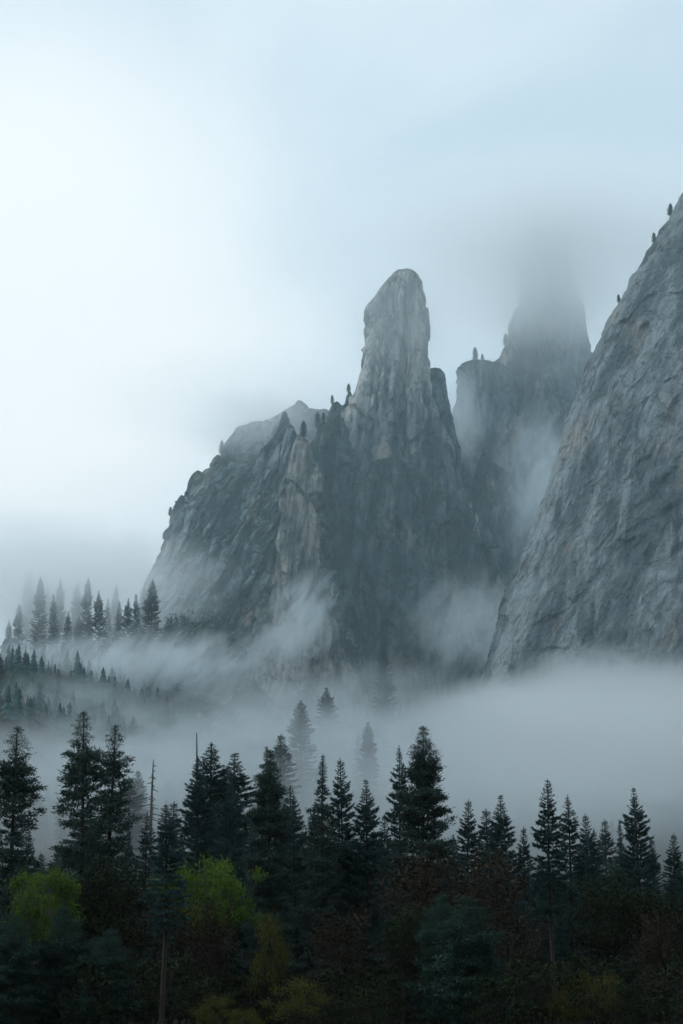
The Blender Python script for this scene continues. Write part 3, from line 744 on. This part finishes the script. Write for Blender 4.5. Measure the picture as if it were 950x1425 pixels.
# scrub: uncountable brush on the talus and on the cliff ledges
def brush(pts, hs, seed, n=30, up=0.92):
    """a ragged conical bush per point, all in one mesh"""
    rng = np.random.RandomState(seed)
    m = len(pts); h = np.repeat(hs, n)[:, None]
    u = rng.rand(m*n, 1)
    off = rng.normal(size=(m*n, 3))*np.array([0.15, 0.15, 0.0])*h*(1.05-u)
    C = np.repeat(pts, n, 0)+off; C[:, 2:3] += u*h*up
    D = off/(h+1e-6)*2.0+rng.normal(size=(m*n, 3))*0.4+np.array([[0, 0, 0.3]])
    return blades(C, D, 0.12*h, 0.026*h, rng, 0.4)
def saplings(pts, hs, seed):
    """small solid conifers (jagged stacked skirts) joined in one mesh"""
    rng = np.random.RandomState(seed); L_, K_ = 6, 7
    Vt, Ft = [], []
    for l in range(L_):
        z1 = 0.08+0.92*(l+1)/L_+0.06*(l < L_-1); z0 = 0.06+0.92*l/L_-0.05; r = 0.21*(1-l/L_)**0.85+0.02
        b = len(Vt); Vt.append((0, 0, min(1.0, z1)))
        for k in range(2*K_):
            a = (k+0.5*l)*math.pi/K_; rr = r*(1.0 if k % 2 else 0.5); Vt.append((rr*math.cos(a), rr*math.sin(a), z0+(0 if k % 2 else 0.05)))
        for k in range(2*K_): Ft.append((b, b+1+k, b+1+(k+1) % (2*K_)))
    Vt, Ft = np.array(Vt), np.array(Ft); m = len(pts)
    a = rng.rand(m)*6.28; ca, sa = np.cos(a)[:, None], np.sin(a)[:, None]; w = hs[:, None]*(0.75+0.5*rng.rand(m, 1))
    jx = 1+0.25*rng.normal(size=(m, len(Vt)))
    X = (Vt[None, :, 0]*ca-Vt[None, :, 1]*sa)*w*jx; Yy = (Vt[None, :, 0]*sa+Vt[None, :, 1]*ca)*w*jx; Z = Vt[None, :, 2]*hs[:, None]
    V = np.stack([X, Yy, Z], -1)+pts[:, None, :]
    F = Ft[None]+(np.arange(m)*len(Vt))[:, None, None]
    return V.reshape(-1, 3), F.reshape(-1, 3)
def talus_scrub():
    rng = np.random.RandomState(77)
    n = 4200
    Y = 800+450*rng.rand(n); X = (rng.rand(n)-0.5)*(Y*0.46)
    Y = np.where((X < -45) & (rng.rand(n) < 0.35), 620+200*rng.rand(n), Y)
    keep = fbm(X/45, Y/45, X*0+3.3, 3) > -0.45
    X, Y = X[keep], Y[keep]
    hs = 4.0+11.0*rng.rand(len(X))**2.0
    P = np.stack([X, Y, height(X, Y)-0.3], -1)
    V, F = saplings(P, hs, 78)
    o = obj('scrub', mesh_from('scrub', V, F, NEEDLE2)); tag(o, 'dark mass of small conifers covering the misty slope', 'scrub', kind='stuff')
talus_scrub()
def ledge_scrub(parent, names, seed, frac, hmax):
    rng = np.random.RandomState(seed); PP, HH = [], []
    for nm in names:
        G = LOFTS[nm]; du = np.roll(G, -1, 1)-G; dv = np.zeros_like(G); dv[:-1] = G[1:]-G[:-1]; dv[-1] = dv[-2]
        N = np.cross(du, dv); N /= np.linalg.norm(N, axis=2)[..., None]+1e-9
        nz = np.abs(N[..., 2])*np.sign(N[..., 2])
        p = fbm(G[..., 0]/38+seed, G[..., 1]/38, G[..., 2]/38, 3)
        w = np.clip(nz-0.05, 0, 1)*sstep(-0.25, 0.5, p)
        pick = (rng.rand(*nz.shape) < frac*w) & (N[..., 1] < 0.25)
        PP.append(G[pick]); HH.append(1.2+hmax*rng.rand(pick.sum())**2)
    P = np.vstack(PP); H_ = np.concatenate(HH); P[:, 2] -= 0.4
    V, F = brush(P, H_, seed, n=16)
    o = obj('scrub', mesh_from('scrub', V, F, NEEDLE2), parent); o['kind'] = 'stuff'
    print('scrub', len(P))
ledge_scrub(massif, ['buttress', 'back_buttress', 'pinnacle', 'shoulder', 'lower_wall', 'gully_wall', 'side_tower'], 81, 0.10, 4.5)
ledge_scrub(massif, ['foot_slab'], 84, 0.35, 9.0)
ledge_scrub(tower, ['tower_top', 'tower_shoulder'], 82, 0.07, 4.5)
ledge_scrub(dome, ['dome_face'], 83, 0.012, 3.5)

# small trees on the cliff ledges
G4 = 'tiny trees clinging to the cliff ridges'
for (px, py, Y, h, lab, pr) in [
    (303, 611, 1475, 13, 'tiny conifer on the left ridge skyline', 'fir1'), (437, 588, 1440, 15, 'small conifer in the notch left of the spire shoulder', 'fir1'),
    (457, 566, 1435, 9, 'tiny conifer on the shoulder below the spire', 'fir2'), (715, 462, 1800, 14, 'tiny conifer on the ledge left of the farther tower', 'fir1'),
    (699, 482, 1780, 14, 'small bush-like tree on the step left of the farther tower', 'fir3'), (660, 500, 1730, 13, 'tiny tree on the left tip of the tower shoulder', 'fir3'),
    (928, 294, 1090, 9, 'small conifer near the top of the right wall edge', 'fir3'), (856, 394, 1110, 6, 'dark bush on the left edge of the right wall', 'fir3'),
    (427, 612, 1400, 13, 'small dark conifer in the gap behind the twin pinnacle', 'fir3'), (232, 742, 1465, 8, 'tiny tree on the left outline of the buttress', 'fir3'),
    (676, 505, 1730, 7, 'small bushy tree in the middle of the tower shoulder', 'fir3'),
    (445, 590, 1435, 9, 'short conifer right of the notch conifer', 'fir3'), (480, 552, 1435, 8, 'little tree high on the shoulder beside the spire', 'fir3'), (905, 335, 1100, 7, 'bush clinging to the upper edge of the right wall', 'fir3')]:
    best = None
    for G in LOFTS.values():
        V = G.reshape(-1, 3); fy = math.cos(PITCH)*V[:, 1]+math.sin(PITCH)*(V[:, 2]-CAMZ); fz = -math.sin(PITCH)*V[:, 1]+math.cos(PITCH)*(V[:, 2]-CAMZ)
        qx, qy = CX+FPX*V[:, 0]/fy, CY-FPX*fz/fy
        k = np.where((np.abs(qx-px) < 5) & (np.abs(V[:, 1]-Y) < 190))[0]
        if len(k):
            b_ = k[np.argmin(qy[k])]
            if best is None or qy[b_] < best[0]: best = (qy[b_], V[b_])
    if best is None: continue
    plant_at(pr, tuple(best[1]-np.array([0, 0, 0.6])), h/36.0, 1.7, 'conifer_tree', lab, 'conifer', G4)

# ------------------------------------------------------------------ mist and haze
def mist(label, px, py, Y, rx, ry, rz, D, ns, lo, hi, tilt=0.0, roll=0.0, stretch=(1, 1, 1.6), seed=0, power=1.3, step=0.5, col=(0.90, 0.965, 1.0), detail=4.0, aniso=0.7):
    """soft bank of mist: an ellipsoid whose density falls to nothing at its rim and is torn by noise"""
    m, g, out = material('mist')
    tc = g.n('ShaderNodeTexCoord').outputs['Object']
    pos = g.n('ShaderNodeNewGeometry').outputs['Position']
    r2 = g.vm('DOT_PRODUCT', tc, tc, out='Value')
    f = g.m('POWER', g.m('SUBTRACT', 1.0, r2, clamp=True), power)
    n = g.noise(g.mapping(pos, stretch, rot=(0, abs(roll), 0), loc=(seed*91.7, seed*33.1, seed*57.9)), 1.0/ns, detail, 0.6, 1.2)
    n = g.m('ADD', n, g.m('MULTIPLY', f, 0.16))
    dens = g.m('MULTIPLY', g.m('MULTIPLY', f, g.ss(n, lo, hi)), D)
    v = g.n('ShaderNodeVolumePrincipled'); v.inputs['Color'].default_value = col + (1,); v.inputs['Anisotropy'].default_value = aniso
    g.put(v.inputs['Density'], dens)
    g.put(out.inputs['Volume'], v.outputs[0])
    m.cycles.volume_step_rate = step; m.cycles.homogeneous_volume = False
    me = bpy.data.meshes.new('mist_bank')
    import bmesh
    bm = bmesh.new(); bmesh.ops.create_icosphere(bm, subdivisions=3, radius=1.03); bm.to_mesh(me); bm.free()
    me.materials.append(m)
    o = obj('mist_bank', me); c = at(px, py, Y); o.location = c; o.scale = (rx, ry, rz); o.rotation_euler = (tilt, roll*0, 0)
    tag(o, label, 'mist', 'banks of mist and cloud', 'stuff')
    return o
SL = R(14)
air = obj('mist_bank', bpy.data.meshes.new('mist_bank'))
import bmesh
bm = bmesh.new(); bmesh.ops.create_cube(bm, size=1.0); bm.to_mesh(air.data); bm.free()
ma, g, out = material('valley_air')
v = g.n('ShaderNodeVolumePrincipled'); v.inputs['Color'].default_value = (0.63, 0.90, 1.0, 1); v.inputs['Density'].default_value = 0.00018; v.inputs['Anisotropy'].default_value = 0.35
g.put(out.inputs['Volume'], v.outputs[0]); ma.cycles.homogeneous_volume = True
air.data.materials.append(ma); air.scale = (4000, 2600, 1300); air.location = (0, 440+1300, 640)
tag(air, 'thin pale air thickening over the whole valley beyond the trees', 'mist', 'banks of mist and cloud', 'stuff')
mist('thick pale fog bank below the right granite wall', 900, 1030, 780, 115, 190, 34, 0.055, 45, 0.33, 0.72, tilt=SL*0.6, seed=1, col=(0.955, 0.985, 1.0))
mist('billow of fog against the foot of the right wall', 850, 965, 850, 60, 70, 24, 0.040, 24, 0.36, 0.66, roll=R(-20), seed=13, col=(0.955, 0.985, 1.0))
mist('billow of fog at the left end of the fog bank', 690, 1005, 800, 48, 70, 20, 0.036, 24, 0.38, 0.68, roll=R(-25), seed=14, col=(0.955, 0.985, 1.0))
mist('soft fog low behind the right hand front trees', 800, 1085, 600, 80, 80, 17, 0.022, 34, 0.28, 0.62, tilt=SL, seed=41, col=(0.955, 0.985, 1.0))
mist('low fog lying right behind the front trees', 475, 1130, 500, 190, 100, 18, 0.014, 36, 0.30, 0.6, tilt=SL, seed=3)
for (k_, px_, py_, Y_, rx_, rz_, D_, lab_) in [
    (31, 40, 1075, 620, 55, 22, 0.022, 'low puff of mist at the left behind the twin pines'), (32, 190, 1060, 640, 50, 20, 0.026, 'pale puff of mist round the dead snag'),
    (33, 330, 1040, 660, 52, 20, 0.026, 'pale puff of mist behind the centre left conifers'), (34, 455, 1040, 640, 48, 21, 0.026, 'pale puff of mist round the drooping fog conifer'),
    (35, 590, 1045, 680, 52, 24, 0.028, 'pale puff of mist right of the floating tree clump'), (36, 380, 980, 800, 55, 15, 0.020, 'long thin wisp crossing the dark slope at centre'),
    (37, 90, 990, 800, 58, 16, 0.024, 'long thin wisp crossing the dark slope at left'), (38, 520, 960, 860, 50, 14, 0.016, 'faint wisp below the dark broad conifer')]:
    mist(lab_, px_, py_, Y_, rx_, 60, rz_, D_, 22, 0.42, 0.72, roll=R(-15+9*(k_ % 4)), seed=k_, stretch=(1.0, 1.0, 1.5))
mist('ragged wisp of mist rising before the central buttress', 425, 850, 1170, 27, 30, 34, 0.060, 15, 0.48, 0.70, seed=4, roll=R(-32), stretch=(1.65, 1, 0.6))
mist('torn lower end of the wisp before the buttress', 395, 895, 1120, 34, 34, 18, 0.040, 14, 0.48, 0.70, seed=44, roll=R(-50), stretch=(1.4, 1, 0.75))
mist('streaky mist over the rock slabs at left', 225, 925, 930, 78, 56, 22, 0.055, 15, 0.50, 0.72, seed=5, roll=R(-40), stretch=(1.65, 1, 0.65))
mist('thin streaks of mist at the far left below the hillside trees', 60, 930, 900, 60, 50, 17, 0.045, 15, 0.48, 0.72, seed=45, roll=R(-55), stretch=(1.4, 1, 0.8))
mist('mist hanging in the gully right of the spire', 632, 580, 1480, 36, 40, 52, 0.020, 26, 0.38, 0.68, seed=6, stretch=(1.3, 1, 0.7))
mist('drifting mist in the gully beside the right wall', 750, 680, 1400, 40, 110, 80, 0.016, 20, 0.48, 0.72, seed=7, roll=R(-25), stretch=(1.5, 1, 0.7))
mist('smoky mist rising from the dark gully mouth', 655, 870, 1180, 52, 60, 42, 0.024, 18, 0.48, 0.72, seed=16, roll=R(-35), stretch=(1.35, 1, 0.75))
mist('cloud swallowing the top of the farther tower', 790, 335, 1640, 330, 105, 105, 0.030, 80, 0.20, 0.6, seed=8, col=(0.985, 0.995, 1.0), aniso=0.85)
mist('thin cloud veil in front of the farther tower', 740, 450, 1560, 130, 80, 75, 0.005, 40, 0.30, 0.66, seed=46, col=(0.96, 0.985, 1.0), aniso=0.8)
mist('cloud hiding the crest of the left ridge', 345, 588, 1385, 62, 34, 36, 0.026, 30, 0.32, 0.66, seed=9, col=(0.985, 0.995, 1.0), aniso=0.85)
mist('cloud behind the crest of the left ridge', 330, 555, 1600, 190, 70, 60, 0.006, 45, 0.28, 0.62, seed=47, col=(0.985, 0.995, 1.0), aniso=0.85)
mist('thin cloud veil added to lighten the head of the central spire', 560, 450, 1375, 60, 34, 52, 0.011, 34, 0.26, 0.6, seed=48, col=(0.97, 0.99, 1.0), aniso=0.8)  # veil added in front of the spire to brighten its upper rock
mist('pale mist among the left hillside trees', 10, 815, 1030, 140, 80, 44, 0.030, 32, 0.30, 0.66, seed=10, col=(0.97, 0.99, 1.0), aniso=0.8)

hz = bpy.data.meshes.new('haze')
import bmesh
bm = bmesh.new(); bmesh.ops.create_cube(bm, size=1.0); bm.to_mesh(hz); bm.free()
mh, g, out = material('haze_air')
v = g.n('ShaderNodeVolumePrincipled'); v.inputs['Color'].default_value = (0.93, 0.975, 1.0, 1); v.inputs['Density'].default_value = 0.00002; v.inputs['Anisotropy'].default_value = 0.35
g.put(out.inputs['Volume'], v.outputs[0]); mh.cycles.homogeneous_volume = True
hz.materials.append(mh)
ho = obj('haze', hz); ho.scale = (6100, 6000, 1700); ho.location = (0, 400, 835)
tag(ho, 'thin blue-grey haze filling the whole valley', 'haze', kind='stuff')
